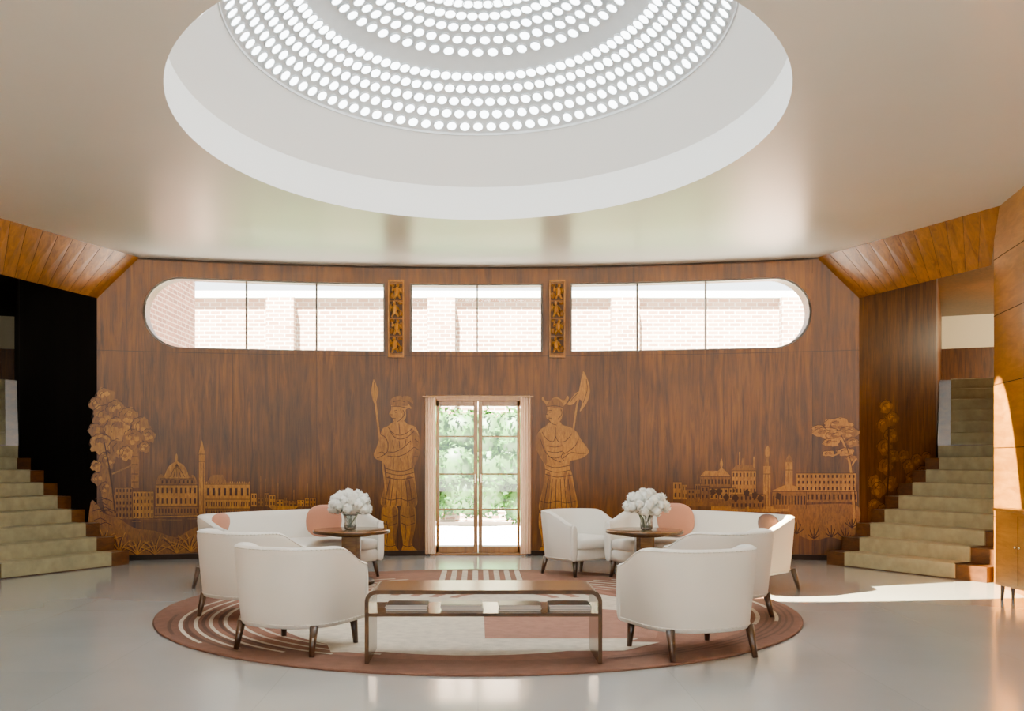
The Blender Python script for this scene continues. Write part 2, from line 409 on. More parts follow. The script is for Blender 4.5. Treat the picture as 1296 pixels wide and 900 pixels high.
# legs
g.spoly([(485,641),(502,641),(504,655),(503,670),(500,684),(501,692),(505,699),(486,699),(487,690),(486,680),(483,665)], 'gold')
g.spoly([(508,641),(524,641),(526,655),(525,670),(521,684),(523,692),(529,699),(509,699),(510,690),(509,680),(507,665)], 'gold')
g.spoly([(496,644),(502,644),(503,668),(499,690),(496,690),(498,666)], 'gold2', 'h'); g.spoly([(518,644),(524,644),(525,668),(520,690),(517,690),(520,666)], 'gold2', 'h')
for l in [[(494,515),(505,514.5),(519,517.5)], [(497,509),(505,507),(513,509)], [(499,520),(503,519.5)], [(500,522),(502,522)], [(494,525),(497,525)], [(496,529.5),(501,530)], [(510,519),(512,524),(508,530),(503,534)], [(507,518),(508,523)],
          [(482,550),(488,554),(491,562),(490,572),(484,577),(477,580)], [(478,574),(484,572),(487,576)], [(491,572),(500,572),(510,567),(520,558)], [(490,577),(502,578),(514,574),(524,566)],
          [(491,540),(497,548),(506,551),(515,548),(522,542)], [(493,544),(499,553),(507,556),(516,553),(524,546)], [(488,593),(500,596),(512,596),(524,592)], [(488,598),(500,601),(512,601),(524,598)], [(489,604),(506,607),(524,604)],
          [(497,557),(498,568)], [(505,558),(506,567)], [(514,556),(513,563)], [(505,536),(506,549)], [(498,580),(498,594)], [(507,580),(508,595)], [(516,577),(517,593)],
          [(493,608),(490,622),(487,639)], [(498,608),(496,624),(494,641)], [(503,608),(501,640)], [(508,608),(508,640)], [(513,608),(515,624),(516,641)], [(518,608),(522,638)],
          [(484,630),(495,633),(506,631),(516,634),(527,630)], [(485,652),(494,655),(503,652)], [(508,652),(516,655),(525,652)], [(489,659),(491,672),(489,688)], [(512,659),(514,672),(512,688)],
          [(486,690),(494,692),(501,690)], [(510,690),(516,692),(523,690)], [(485,662),(494,665),(503,662)], [(508,662),(516,665),(525,662)], [(525,556),(530,560)], [(524,566),(531,570)], [(523,578),(529,578)]]:
    g.sline(l, .85)
g.build('marquetry_spearman')
# halberdier (horned helmet) -------------------------------------------------------------
g = Inlay()
g.line([(738,474),(729,520),(712,640)], 2.4, 'gold', 'h')
g.spoly([(738,470),(743,479),(746,489),(746,500),(742,511),(734,521),(736,513),(736,507),(731,506),(725,512),(718,512),(722,506),(728,498),(734,494),(737,484)], 'gold')
g.sline([(742,480),(743,494),(738,510)], .8); g.sline([(731,498),(725,504),(721,510)], .8)
g.spoly([(693,519),(691,512),(686,506),(687,502),(690,507),(695,508),(700,504),(706,503),(711,506),(715,506),(718,501),(720,504),(716,511),(712,516),(712,524),(709,533),(702,537),(696,533),(691,528)], 'gold')
g.spoly([(692,514),(695,508),(702,504),(709,507),(713,514),(703,516)], 'gold2', 'h')
g.spoly([(697,534),(708,534),(712,538),(722,541),(730,547),(735,556),(744,568),(745,573),(738,579),(728,582),(721,584),(721,592),(724,600),(727,618),(731,640),(724,649),(714,644),(704,648),(694,644),(685,648),(682,640),(687,618),(690,600),(689,588),(683,577),(678,566),(679,553),(684,544),(691,539)], 'gold')
g.spoly([(679,553),(684,547),(688,560),(692,575),(691,588),(684,578),(678,566)], 'gold2', 'h')
g.spoly([(690,602),(697,602),(692,644),(684,643)], 'gold2', 'h'); g.spoly([(713,602),(722,602),(729,640),(721,644)], 'gold2', 'h')
g.spoly([(684,647),(702,647),(703,660),(702,672),(698,686),(700,693),(703,699),(683,699),(686,690),(685,678),(682,665)], 'gold')
g.spoly([(708,647),(726,647),(728,660),(727,672),(723,686),(727,693),(733,699),(711,699),(712,690),(711,678),(708,665)], 'gold')
g.spoly([(695,650),(702,650),(702,672),(697,690),(694,690),(697,670)], 'gold2', 'h'); g.spoly([(719,650),(726,650),(727,672),(722,690),(719,690),(721,670)], 'gold2', 'h')
for l in [[(691,515),(702,513.5),(713,516)], [(694,520),(698,519.5)], [(695,522),(697,522)], [(690,524),(694,525)], [(693,529),(698,529.5)], [(710,518),(711,524),(706,531)], [(694,531),(698,536),(704,538)],
          [(686,547),(692,556),(700,559),(703,552)], [(703,552),(707,559),(716,558),(724,549)], [(703,540),(703,552),(702,574)], [(692,564),(702,566),(712,564)], [(693,571),(702,573),(712,571)], [(694,578),(702,580),(711,578)],
          [(690,588),(702,592),(721,589)], [(690,594),(704,598),(722,595)], [(690,600),(705,604),(724,601)], [(694,606),(691,624),(688,644)], [(699,606),(696,644)], [(704,606),(703,646)], [(709,606),(711,644)], [(714,606),(717,644)], [(719,606),(724,642)],
          [(732,556),(728,564),(720,571),(713,575)], [(742,574),(732,574),(722,573),(713,580)], [(714,572),(710,578),(714,583)], [(684,556),(689,570),(698,580),(710,585)], [(684,634),(694,637),(705,634),(716,637),(729,634)],
          [(684,657),(694,660),(703,657)], [(709,657),(718,660),(727,657)], [(689,664),(691,676),(688,690)], [(714,664),(717,676),(714,690)], [(684,691),(692,693),(700,691)], [(712,691),(720,693),(727,691)], [(685,668),(694,671),(702,668)], [(709,668),(718,671),(727,668)]]:
    g.sline(l, .85)
g.build('marquetry_halberdier')

# Venice
g = Inlay()
for x, y, r in [(122,512,9),(133,503,12),(147,520,13),(163,528,12),(178,540,12),(188,552,9),(131,527,14),(121,545,9),(148,543,15),(168,555,12),(127,562,13),(149,568,12),(183,566,7),(135,583,11),(122,590,7),(160,574,9),(124,606,8),(134,618,8)]:
    g.leafblob(x, y, r, random.choice(['gold2', 'gold2', 'gold']))
g.spoly([(128,585),(136,590),(142,620),(152,640),(148,652),(134,648),(128,620)], 'gold2')
g.line([(142,600),(165,590),(172,580)], 2, 'gold2', 'h'); g.sline([(132,560),(140,600),(146,650)], 1.6, 'line', 'l')
g.building(146,617,168,656,5,5,'gold2'); g.building(168,622,195,656,6,4,'gold'); g.rect(166,572,176,618,'gold2'); g.poly([(165,572),(171,560),(177,572)],'gold2')
for y in (578,588,600,610): g.line([(167,y),(175,y)], .8)
g.building(197,614,250,641,9,2,'gold'); g.building(203,606,246,614,8,1,'gold2')
g.spoly([(210,606),(210,598),(214,590),(219,586),(222,584),(222,578),(223.5,574),(225,578),(225,584),(230,587),(235,592),(238,600),(238,606)], 'gold')
for x in (215,220,224,229,234): g.line([(224,587),(x,604)], .7)
g.spoly([(198,614),(200,604),(204,600),(208,604),(209,614)], 'gold2'); g.spoly([(238,614),(240,605),(244,601),(248,606),(249,614)], 'gold2')
g.rect(252,575,259.5,652,'gold'); g.poly([(251.5,575),(255.7,557),(260,575)],'gold'); g.line([(251,575),(260.5,575)],.8); g.line([(251,584),(260,584)],.8); g.line([(254.5,586),(254.5,650)],.6); g.line([(257.5,586),(257.5,650)],.6)
g.building(260,613,317,632,8,1,'gold'); g.building(260,632,317,644,18,1,'gold'); g.building(260,644,317,654,18,1,'gold2')
for i in range(19): g.poly([(260+i*3,613),(261.5+i*3,609),(263+i*3,613)], 'gold')
g.poly([(262,611),(268,601),(282,601),(287,611)], 'gold2')
x = 318
while x < 400:
    w = random.uniform(5, 11); h = random.uniform(9, 20)*(1-(x-318)/170); g.building(x, 641-h, x+w, 641, 2, 2, random.choice(['gold', 'gold2'])); x += w+.8
for x, h in ((330,602),(336,606),(352,612),(372,620),(389,612)): g.line([(x,h),(x,641)], 1.0, 'gold2', 'g')
g.poly([(340,641),(345,645),(372,645),(378,641)], 'gold'); g.building(196,641,252,652,14,1,'gold2')
for i in range(26):
    x = random.uniform(145, 380); y = random.uniform(655, 661); g.line([(x,y),(x+random.uniform(8,30),y)], .8, 'gold2', 'g')
g.line([(150,655.5),(400,649)], 1.4, 'gold', 'g')
g.spoly([(115,636),(124,640),(132,650),(150,656),(170,668),(196,672),(222,680),(238,672),(252,668),(256,690),(254,698),(160,704),(115,690)], 'gold2')
for bx, by in ((150,700),(172,702),(195,702),(222,700),(240,698),(130,690)):
    for a in (-60,-35,-12,12,35,60):
        r = random.uniform(16, 28); s_ = math.radians(a)
        g.sline([(bx,by),(bx+r*.5*math.sin(s_),by-r*.55*math.cos(s_)),(bx+r*math.sin(s_)*1.1,by-r*.8*math.cos(s_))], 1.2, 'line', 'l')
        g.sline([(bx+2,by),(bx+2+r*.5*math.sin(s_),by-r*.6*math.cos(s_)),(bx+2+r*math.sin(s_)*1.15,by-r*.95*math.cos(s_))], 1.1, 'gold', 't')
for i in range(14):
    x = random.uniform(124, 140); y = random.uniform(628, 690); g.line([(x-8,y+3),(x,y),(x+8,y+4)], .9)
g.build('marquetry_venice_scene')

# Stockholm
g = Inlay()
x = 852
while x < 925:
    w = random.uniform(6, 12); h = random.uniform(10, 22); g.building(x, 632-h, x+w, 632, 2, 2, random.choice(['gold', 'gold2'])); x += w+.6
g.building(886,603,925,616,9,1,'gold2'); g.poly([(886,603),(892,596),(918,596),(925,603)],'gold')
g.spoly([(909,597),(912,592),(911,588),(913,580),(915,588),(914,592),(918,597)],'gold')
g.building(926,596,957,626,7,3,'gold'); g.poly([(926,596),(931,589),(938,589),(939,580),(941,580),(942,589),(952,589),(957,596)],'gold2')
g.line([(954,578),(954,596)],1.6,'gold','g'); g.line([(936,572),(936,590)],1.6,'gold','g')
g.rect(966,590,975,640,'gold'); g.rect(968,578,973,590,'gold2'); g.spoly([(969,578),(968,570),(970,566),(972,564),(974,570),(973,578)],'gold')
g.line([(966,600),(975,600)],.8); g.line([(969,600),(969,640)],.6); g.line([(972,600),(972,640)],.6)
g.poly([(975,622),(998,612),(1022,622)],'gold'); g.building(977,622,1020,644,11,1,'gold2'); g.rect(994,585,1003,614,'gold'); g.poly([(993,585),(998.5,574),(1004,585)],'gold2'); g.line([(994,595),(1003,595)],.8); g.line([(998,586),(998,612)],.7)
g.building(1008,599,1083,622,14,3,'gold'); g.building(1020,622,1085,636,12,1,'gold2')
g.building(925,626,968,644,8,2,'gold2'); g.rect(868,632,928,641,'gold2'); g.rect(900,641,1000,648,'gold')
for i in range(26):
    x = random.uniform(868, 1010); y = random.uniform(648, 656); g.line([(x,y),(x+random.uniform(8,24),y)], .8, 'gold2', 'g')
for x in (902,910,919,931,945,955,962,985): g.blob(x, random.uniform(622,632), 3.5, 'line', 4.5, 'l')
g.spoly([(985,650),(1005,642),(1040,638),(1084,640),(1088,660),(1082,676),(1070,684),(1050,680),(1030,684),(1008,676),(998,664)], 'gold2')
for bx, by in ((1008,676),(1030,682),(1052,680),(1070,682),(1078,668)):
    for a in (-60,-30,0,30,60):
        r = random.uniform(12, 20); s_ = math.radians(a)
        g.sline([(bx,by),(bx+r*.5*math.sin(s_),by-r*.6*math.cos(s_)),(bx+r*math.sin(s_)*.6,by-r*.85*math.cos(s_))], 1.1, 'line', 'l')
for x, y, r, ry in ((1046,548,16,7),(1060,538,18,9),(1074,548,13,8),(1036,543,9,5),(1079,560,8,6),(1052,560,11,5),(1070,572,11,5),(1060,551,15,6),(1078,580,7,4),(1048,574,8,3.5)):
    g.leafblob(x, y, r, 'gold2' if random.random() < .4 else 'gold', ry)
g.sline([(1062,548),(1070,566),(1076,590),(1079,620),(1082,668)], 3.4, 'gold', 'h'); g.line([(1071,570),(1052,578)], 1.8, 'gold', 'h'); g.line([(1076,592),(1084,580)], 1.8, 'gold', 'h')
g.sline([(1064,550),(1072,568),(1078,592),(1081,622),(1084,668)], .9, 'line', 't')
g.surf = 's'
for x, y, r in ((1121,515,8),(1129,530,8),(1118,538,8),(1127,552,9),(1119,566,9),(1130,577,8),(1120,590,9),(1106,610,8),(1112,620,9),(1126,612,9),(1143,577,7),(1150,590,8),(1160,582,7),(1172,578,6),(1168,598,8),(1154,606,8),(1142,622,8),(1106,640,8),(1118,648,9)):
    g.leafblob(x, y, r, 'gold2', r*1.1)
g.line([(1124,540),(1124,600),(1120,650)], 2.2, 'line', 't')
g.spoly([(1100,640),(1112,650),(1126,640),(1124,655),(1108,672),(1100,680)], 'gold2')
g.build('marquetry_stockholm_scene')

# carved reliefs between windows
for cpx in (501.5, 705):
    mb = MB(); cx = wx(cpx); y0 = wy(cx)-.001; z0 = WB-.06; z1 = WT+.03; hw = .100
    mb.box(cx-hw, y0-.02, z0, cx+hw, y0-.0005, z1, 'gold2')
    for sx in (-1, 1): mb.box(cx+sx*hw-.008, y0-.045, z0, cx+sx*hw+.008, y0-.0005, z1, 'gold')
    mb.box(cx-hw-.008, y0-.045, z0-.015, cx+hw+.008, y0-.0005, z0+.010, 'gold'); mb.box(cx-hw-.008, y0-.045, z1-.010, cx+hw+.008, y0-.0005, z1+.012, 'gold')
    nF = 4
    for i in range(nF):
        zc = z0+.03+(z1-z0-.06)*(i+.5)/nF; sd = 1 if i % 2 else -1; ox = cx+sd*.015
        mb.box(cx-hw+.012, y0-.0215, zc-.112, cx+hw-.012, y0-.02, zc+.112, 'line')
        mb.ell((ox, y0-.045, zc), (.035, .026, .07), 'gold', 10, 8)
        mb.ell((ox+sd*.01, y0-.055, zc+.085), (.022, .024, .026), 'gold', 10, 8)
        mb.cone((ox-.03, y0-.045, zc+.04), (ox-.065, y0-.05, zc+.01), .014, .01, 'gold'); mb.cone((ox-.065, y0-.05, zc+.01), (ox-.055, y0-.055, zc+.075), .011, .008, 'gold')
        mb.cone((ox+.03, y0-.045, zc+.04), (ox+.06, y0-.05, zc-.01), .014, .01, 'gold')
        mb.cone((ox-.015, y0-.045, zc-.04), (ox-.04, y0-.05, zc-.105), .018, .012, 'gold'); mb.cone((ox+.015, y0-.045, zc-.04), (ox+.045, y0-.05, zc-.1), .018, .012, 'gold')
        mb.ell((cx-sd*.06, y0-.03, zc-.05), (.034, .020, .045), 'gold2', 8, 6); mb.ell((cx-sd*.055, y0-.03, zc+.09), (.036, .018, .026), 'gold2', 8, 6); mb.ell((cx+sd*.07, y0-.03, zc+.02), (.022, .016, .05), 'gold2', 8, 6)
    mb.build('carved_relief_panel')

# ---------------------------------------------------------------- french door
mb = MB(); yd = 13.2
for sx in (-1, 1):
    mb.box(sx*.69-.024, yd+.0, 0, sx*.69+.024, yd+.12, DZ-.001, 'doorw')
    mb.box(sx*.56-.02, yd+.04, .03, sx*.56+.02, yd+.09, 2.13, 'doorw')
    mb.box(min(sx*.005, sx*.06), yd+.035, .03, max(sx*.005, sx*.06), yd+.095, 2.13, 'doorw')
    a, b_ = sorted((sx*.06, sx*.67))
    mb.box(a, yd+.04, .03, b_, yd+.09, .12, 'doorw'); mb.box(a, yd+.04, 2.06, b_, yd+.09, 2.13, 'doorw')
    for z in (.63, 1.12, 1.64): mb.box(a, yd+.05, z-.012, b_, yd+.08, z+.012, 'doorw')
    mb.quad((a, yd+.066, .1), (b_, yd+.066, .1), (b_, yd+.066, 2.08), (a, yd+.066, 2.08), 'glass')
    mb.box(sx*.04-.008, yd-.0, 1.0, sx*.04+.008, yd+.035, 1.12, 'brass')
mb.box(-.71, yd, DZ-.08, .71, yd+.12, DZ-.001, 'doorw'); mb.box(-.69, yd, .001, .69, yd+.2, .03, 'doorw')
mb.build('door_1', bevel=.004)
for sx in (-1, 1):
    mb = MB(); n = 40; vs = []; fs = []
    for i in range(n+1):
        u = i/n; x = sx*(.725-.145*u)
        for j in range(9):
            z = .03+2.14*j/8; y = 13.1+.022*math.sin(u*26+.3*math.sin(z*2))-.0
            vs.append((x, y, z))
    for i in range(n):
        for j in range(8): fs.append([i*9+j, (i+1)*9+j, (i+1)*9+j+1, i*9+j+1])
    mb.add(vs, fs, 'sheer', True); mb.build('curtain')
mb = MB(); mb.beam((-.76, 13.1, 2.185), (.76, 13.1, 2.185), .02, .02, 'doorw')
for sx in (-1, 1): mb.beam((sx*.75, 13.1, 2.185), (sx*.75, 13.18, 2.185), .015, .015, 'brass')
mb.build('curtain_rail')

# ---------------------------------------------------------------- ceiling, drum, dome
DC = (0, 7.74); R1, R2, AX = 2.85, 2.425, .83; Z1, Z2 = EYE+3.0, EYE+3.425
mb = MB(); n = 128; rect = (-12, -4.6, 12, 13.6)
def edge(a):
    dx, dy = math.cos(a), math.sin(a); t = 1e9
    if dx > 1e-9: t = min(t, (rect[2]-DC[0])/dx)
    if dx < -1e-9: t = min(t, (rect[0]-DC[0])/dx)
    if dy > 1e-9: t = min(t, (rect[3]-DC[1])/dy)
    if dy < -1e-9: t = min(t, (rect[1]-DC[1])/dy)
    return (DC[0]+dx*t, DC[1]+dy*t, ZC)
angs = sorted([2*math.pi*i/n for i in range(n)]+[math.atan2(y-DC[1], x-DC[0]) % (2*math.pi) for x in (rect[0], rect[2]) for y in (rect[1], rect[3])])
vs = []
for a in angs: vs += [(DC[0]+R1*AX*math.cos(a), DC[1]+R1*math.sin(a), ZC), edge(a)]
k = len(angs); mb.add(vs, [[2*i, 2*i+1, (2*i+3) % (2*k), (2*i+2) % (2*k)] for i in range(k)], 'plaster'); mb.build('ceiling')
mb = MB(); mb.lathe([(R1, ZC), (R1, Z1)], 'drum', 128, DC, True, False, AX)
mb.lathe([(R1, Z1), ((R1+R2)/2, (Z1+Z2)/2+.01), (R2, Z2)], 'drum', 128, DC, True, False, AX)
mb.lathe([(R2, Z2), (R2-.015, Z2+.0), (R2-.015, Z2+.04)], 'domec', 128, DC, False, False, AX)
mb.build('trim_2')
mb = MB(); RS = 3.95; A0 = math.asin((R2-.01)/RS); ZB = Z2+.02-RS*math.cos(A0)
prof = [(RS*math.sin(A0*(1-i/24)), ZB+RS*math.cos(A0*(1-i/24))) for i in range(24)]+[(.001, ZB+RS)]
mb.lathe(prof, 'domec', 128, DC, True, False, AX)
a = A0-math.radians(1.35); step = math.radians(2.2)
while a > math.radians(4):
    for r in range(5):
        if r == 0:
            rm = RS*math.sin(a-step*1.0); cnt = max(10, round(2*math.pi*rm*.92/.132))
            # equal arc-length stations round the ellipse
            K = 720; pts = [(AX*math.cos(2*math.pi*i/K), math.sin(2*math.pi*i/K)) for i in range(K+1)]; cum = [0]
            for p, q in zip(pts[:-1], pts[1:]): cum.append(cum[-1]+math.hypot(q[0]-p[0], q[1]-p[1]))
        if a < math.radians(3.5): break
        for i in range(cnt):
            tgt = ((i+.5*(r % 2))/cnt+.25) % 1*cum[-1]; lo = 0
            while cum[lo+1] < tgt: lo += 1
            th = 2*math.pi*(lo+(tgt-cum[lo])/(cum[lo+1]-cum[lo]))/K
            nrm0 = Vector((math.sin(a)*math.cos(th), math.sin(a)*math.sin(th), math.cos(a)))
            c = Vector((DC[0]+AX*nrm0.x*(RS-.012), DC[1]+nrm0.y*(RS-.012), ZB+nrm0.z*(RS-.012)))
            nrm = Vector((nrm0.x/AX, nrm0.y, nrm0.z)).normalized()
            e1 = Vector((-AX*math.sin(th), math.cos(th), 0)).normalized(); e2 = nrm.cross(e1)
            q = 14; cs = [(math.cos(2*math.pi*j/q), math.sin(2*math.pi*j/q)) for j in range(q)]
            rr = .049
            mb.add([c+(e1*x+e2*y)*rr for x, y in cs], [list(range(q))], 'lens')
            vs = [c-nrm*.006+(e1*x+e2*y)*(rr) for x, y in cs]+[c-nrm*.006+(e1*x+e2*y)*(rr+.008) for x, y in cs]+[c+nrm*.02+(e1*x+e2*y)*(rr+.010) for x, y in cs]
            mb.add(vs, [[j, (j+1) % q, q+(j+1) % q, q+j] for j in range(q)]+[[q+j, q+(j+1) % q, 2*q+(j+1) % q, 2*q+j] for j in range(q)], 'domec')
        a -= step
    a -= step*1.0
mb.build('skylight_dome')

# ---------------------------------------------------------------- floor and outside
mb = MB(); mb.quad((-12, -4.6, 0), (12, -4.6, 0), (12, 13.4, 0), (-12, 13.4, 0), 'floor'); mb.build('floor')
mb = MB(); mb.quad((-60, -40, -.04), (60, -40, -.04), (60, 60, -.04), (-60, 60, -.04), 'paver'); mb.build('ground_terrace')
mb = MB(); mb.box(-16, 21, -.04, 16, 21.4, 4.85, 'brick'); mb.box(-16, 20.9, 4.85, 16, 21.5, 5.0, 'paver')
for x in (-4.6, -1.1, 2.9, 6.6): mb.box(x, 20.75, -.04, x+.6, 21, 4.85, 'brick')
mb.build('garden_wall')
mb = MB(); mb.box(-7.2, 16, -.04, -5.5, 18.6, 5.5, 'brick2'); mb.build('brick_pier')
mb = MB(); vs = []; fs = []
def leafcloud(mb, c, r, n, sz):
    for i in range(n):
        d = Vector((random.gauss(0, 1), random.gauss(0, 1), random.gauss(0, 1))).normalized()
        p = Vector(c)+Vector((d.x*r[0], d.y*r[1], d.z*r[2]))*random.uniform(.8, 1.08)
        if p.z < 0: continue
        u = Vector((random.uniform(-1, 1), random.uniform(-1, 1), random.uniform(-1, 1))).normalized(); w = u.orthogonal().normalized()
        mb.add([p-u*sz, p+w*sz*.6, p+u*sz, p-w*sz*.6], [[0, 1, 2, 3]], 'foliage')
for zrow, zr in ((.55, .5), (1.2, .55), (1.85, .5)):
    for i in range(18):
        x = -5+i*.58+random.uniform(-.15, .15); c = (x, 19.6+random.uniform(-.2, .25), zrow+random.uniform(-.12, .14)); r = (random.uniform(.42, .62), .5, zr*random.uniform(.9, 1.2))
        mb.ell(c, [q*.87 for q in r], 'leaf', 12, 8); leafcloud(mb, c, r, 320, .06)
mb.build('garden_hedge')

# ---------------------------------------------------------------- side walls, stairs (right; left is mirrored)
def side(sg):
    nm = 'right' if sg > 0 else 'left'
    S = lambda p, z: (sg*p[0], p[1], z)
    sw = 'wall' if sg > 0 else 'dark'  # left stairwell gets the wood with shade put into its colour
    mb = MB(); pl = [(5.5, 10.2), (5.42, 9.85), (5.30, 9.3), (5.18, 8.6), (5.1, 7.9), (5.1, -4.6)]
    for p, q in zip(pl[:-1], pl[1:]): mb.quad(S(p, 0), S(q, 0), S(q, ZC), S(p, ZC), 'pier')
    for z in (.72, 1.45, 2.12, 2.85, 3.45):
        for p, q in zip(pl[:-1], pl[1:]):
            mb.beam(S((p[0]-.001, p[1]), z), S((q[0]-.001, q[1]), z), .004, .008, 'seam')
    mb.quad(S((5.5, 10.2), 0), S((5.56, 10.3), 0), S((5.56, 10.3), ZC), S((5.5, 10.2), ZC), 'pier')
    mb.build('wall_'+nm)
    mb = MB()
    U1, U2, L1, L2 = Vector((4.45, 12.575)), Vector((5.45, 10.0)), Vector((4.95, 12.43)), Vector((5.54, 10.33))
    nb = 12
    for i in range(nb):
        t0, t1 = i/nb, (i+1)/nb
        a, b_, c, d = U1.lerp(U2, t0), U1.lerp(U2, t1), L1.lerp(L2, t1), L1.lerp(L2, t0)
        mb.quad(S(a, ZC-.001), S(b_, ZC-.001), S(c, 3.42), S(d, 3.42), 'soffit')
        if i: mb.beam(S(a, ZC-.003), S(d, 3.42), .003, .003, 'seam')
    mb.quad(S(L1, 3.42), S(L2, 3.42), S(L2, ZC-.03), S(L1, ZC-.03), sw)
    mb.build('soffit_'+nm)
    mb = MB()
    W9 = (6.34, 13.23)
    E1 = (W9[0]+.447*5, W9[1]+.894*5)
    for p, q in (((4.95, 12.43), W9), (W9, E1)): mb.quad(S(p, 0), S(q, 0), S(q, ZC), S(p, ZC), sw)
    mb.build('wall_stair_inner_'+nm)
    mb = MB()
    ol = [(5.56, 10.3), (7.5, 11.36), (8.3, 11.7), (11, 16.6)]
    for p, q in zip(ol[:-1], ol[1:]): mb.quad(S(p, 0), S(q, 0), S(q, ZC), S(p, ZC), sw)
    p, q = (11, 16.6), E1
    mb.quad(S(p, 0), S(q, 0), S(q, 3.36), S(p, 3.36), 'wall'); mb.quad(S(p, 3.36), S(q, 3.36), S(q, ZC), S(p, ZC), 'cream')
    mb.build('wall_stair_outer_'+nm)
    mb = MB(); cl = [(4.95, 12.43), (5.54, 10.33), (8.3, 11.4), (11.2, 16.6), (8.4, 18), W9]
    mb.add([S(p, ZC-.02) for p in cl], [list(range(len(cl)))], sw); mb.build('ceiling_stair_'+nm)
    mb = MB(); u = Vector((.866, .5)); nn = Vector((.5, -.866)); W = Vector((4.41, 12.09)); rh = .168; G = .28
    def step(o, uu, n_, w, z, g, c0, c1, zb=0):
        a = o; b2 = o+n_*w; c = b2+uu*g; d = a+uu*g
        mb.quad(S(a, zb), S(b2, zb), S(b2, z), S(a, z), 'stepw'); mb.quad(S(a, z), S(b2, z), S(c, z), S(d, z), 'stepw')
        mb.quad(S(b2, 0), S(c, 0), S(c, z), S(b2, z), 'stepw'); mb.quad(S(a, 0), S(d, 0), S(d, z), S(a, z), 'stepw')
        t = .014; a = o+n_*c0-uu*.02; b2 = o+n_*c1-uu*.02; c = b2+uu*(g+.02); d = a+uu*(g+.02)
        zz = z+t
        zl_ = max(.001, z-rh+t)
        mb.quad(S(a, zl_), S(b2, zl_), S(b2, zz-.01), S(a, zz-.01), 'carpet')
        a2 = a+uu*.012; b3 = b2+uu*.012
        mb.quad(S(a, zz-.01), S(b2, zz-.01), S(b3, zz), S(a2, zz), 'carpet')
        mb.quad(S(a2, zz), S(b3, zz), S(c, zz), S(d, zz), 'carpet')
        mb.quad(S(a, zl_), S(a, zz-.01), S(o+n_*c0, zz-.01), S(o+n_*c0, zl_), 'carpet')
        mb.quad(S(b2, zl_), S(b2, zz-.01), S(o+n_*c1, zz-.01), S(o+n_*c1, zl_), 'carpet')
    for i in range(1, 9):
        step(W+u*G*(i-1), u, nn, 2.10, rh*i, G, .22 if i > 2 else .28, 1.74)
    zl = rh*9; W9v = W+u*G*8; R9 = W9v+nn*2.10
    mb.quad(S(W9v, rh*8), S(R9, rh*8), S(R9, zl), S(W9v, zl), 'carpet')
    v = Vector((.447, .894)); n2 = Vector((.894, -.447)); A = Vector((6.36, 13.24))
    B = A+n2*2.0
    mb.add([S(W9v, zl), S(R9, zl), S((8.15, 11.75), zl), S(B, zl), S(A, zl)], [[0, 1, 2, 3, 4]], 'carpet')
    for i in range(6):
        step(A+v*G*i, v, n2, 2.0, rh*(10+i), G, .16, 1.5, rh*(9+i))
    C = A+v*G*6; D = A+v*4.9
    mb.quad(S(C, rh*15), S(C+n2*2.6, rh*15), S(D+n2*2.6, rh*15), S(D, rh*15), 'carpet')
    mb.build('staircase')
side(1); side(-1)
# wall behind the camera, with glazed entrance openings
mb = MB(); Y = -4.6
xsb = [-5.1, -4.4, -1.7, -1.35, 1.35, 1.7, 4.4, 5.1]
for i in range(0, 8, 2): mb.box(xsb[i], Y-.2, 0, xsb[i+1], Y, ZC, 'wall')
for i in (1, 3, 5):
    mb.box(xsb[i], Y-.2, 2.7, xsb[i+1], Y, ZC, 'wall'); mb.box(xsb[i], Y-.2, 0, xsb[i+1], Y, .25, 'wall')
    mb.box((xsb[i]+xsb[i+1])/2-.03, Y-.12, .25, (xsb[i]+xsb[i+1])/2+.03, Y-.06, 2.7, 'frame')
mb.build('wall_front')

# ---------------------------------------------------------------- rug
RC = Vector((0, 8.64)); RR = 2.78; RT = .018
mb = MB()
mb.lathe([(RR-.005, 0), (RR, .006), (RR, RT-.004), (RR-.01, RT)], 'rug_b', 128, RC, True, False)
mb.add([(RC.x+(RR-.01)*math.cos(2*math.pi*i/128), RC.y+(RR-.01)*math.sin(2*math.pi*i/128), RT) for i in range(128)], [list(range(128))], 'rug_b')
def rp(pts, k, lay):
    tr = tessellate_polygon([[Vector((p[0], p[1], 0)) for p in pts]])
    mb.add([(p[0], p[1], RT+.0012*lay) for p in pts], [list(t) for t in tr], k)
def arc(c, r, w, a0, a1, k, lay, lim=2.7):
    n = 60; L = []
    for i in range(n+1):
        t = math.radians(a0+(a1-a0)*i/n); L.append((math.cos(t), math.sin(t)))
    for p, q in zip(L[:-1], L[1:]):
        P = [(c[0]+p[0]*(r-w/2), c[1]+p[1]*(r-w/2)), (c[0]+p[0]*(r+w/2), c[1]+p[1]*(r+w/2)), (c[0]+q[0]*(r+w/2), c[1]+q[1]*(r+w/2)), (c[0]+q[0]*(r-w/2), c[1]+q[1]*(r-w/2))]
        if max((Vector(t)-RC).length for t in P) > lim: continue
        mb.add([(t[0], t[1], RT+.0012*lay) for t in P], [[0, 1, 2, 3]], k)
rp([(RC.x+2.45*math.cos(2*math.pi*i/96), RC.y+.05+2.45*math.sin(2*math.pi*i/96)) for i in range(96)], 'rug_t', 1)
cc = (-.05, 8.15)
rp([(cc[0]+1.62*math.cos(2*math.pi*i/80), cc[1]+1.75*math.sin(2*math.pi*i/80)) for i in range(80)], 'rug_c', 2)
rp([(.05, 7.0), (.05, 8.45), (.9, 8.45), (1.45, 8.2), (1.5, 7.8), (1.3, 7.0)], 'rug_p', 3)
for i in range(6): arc((-.1, 8.25), 1.78+.115*i, .03, 95+i*3, 262-i*9, 'rug_c', 3, 2.72)
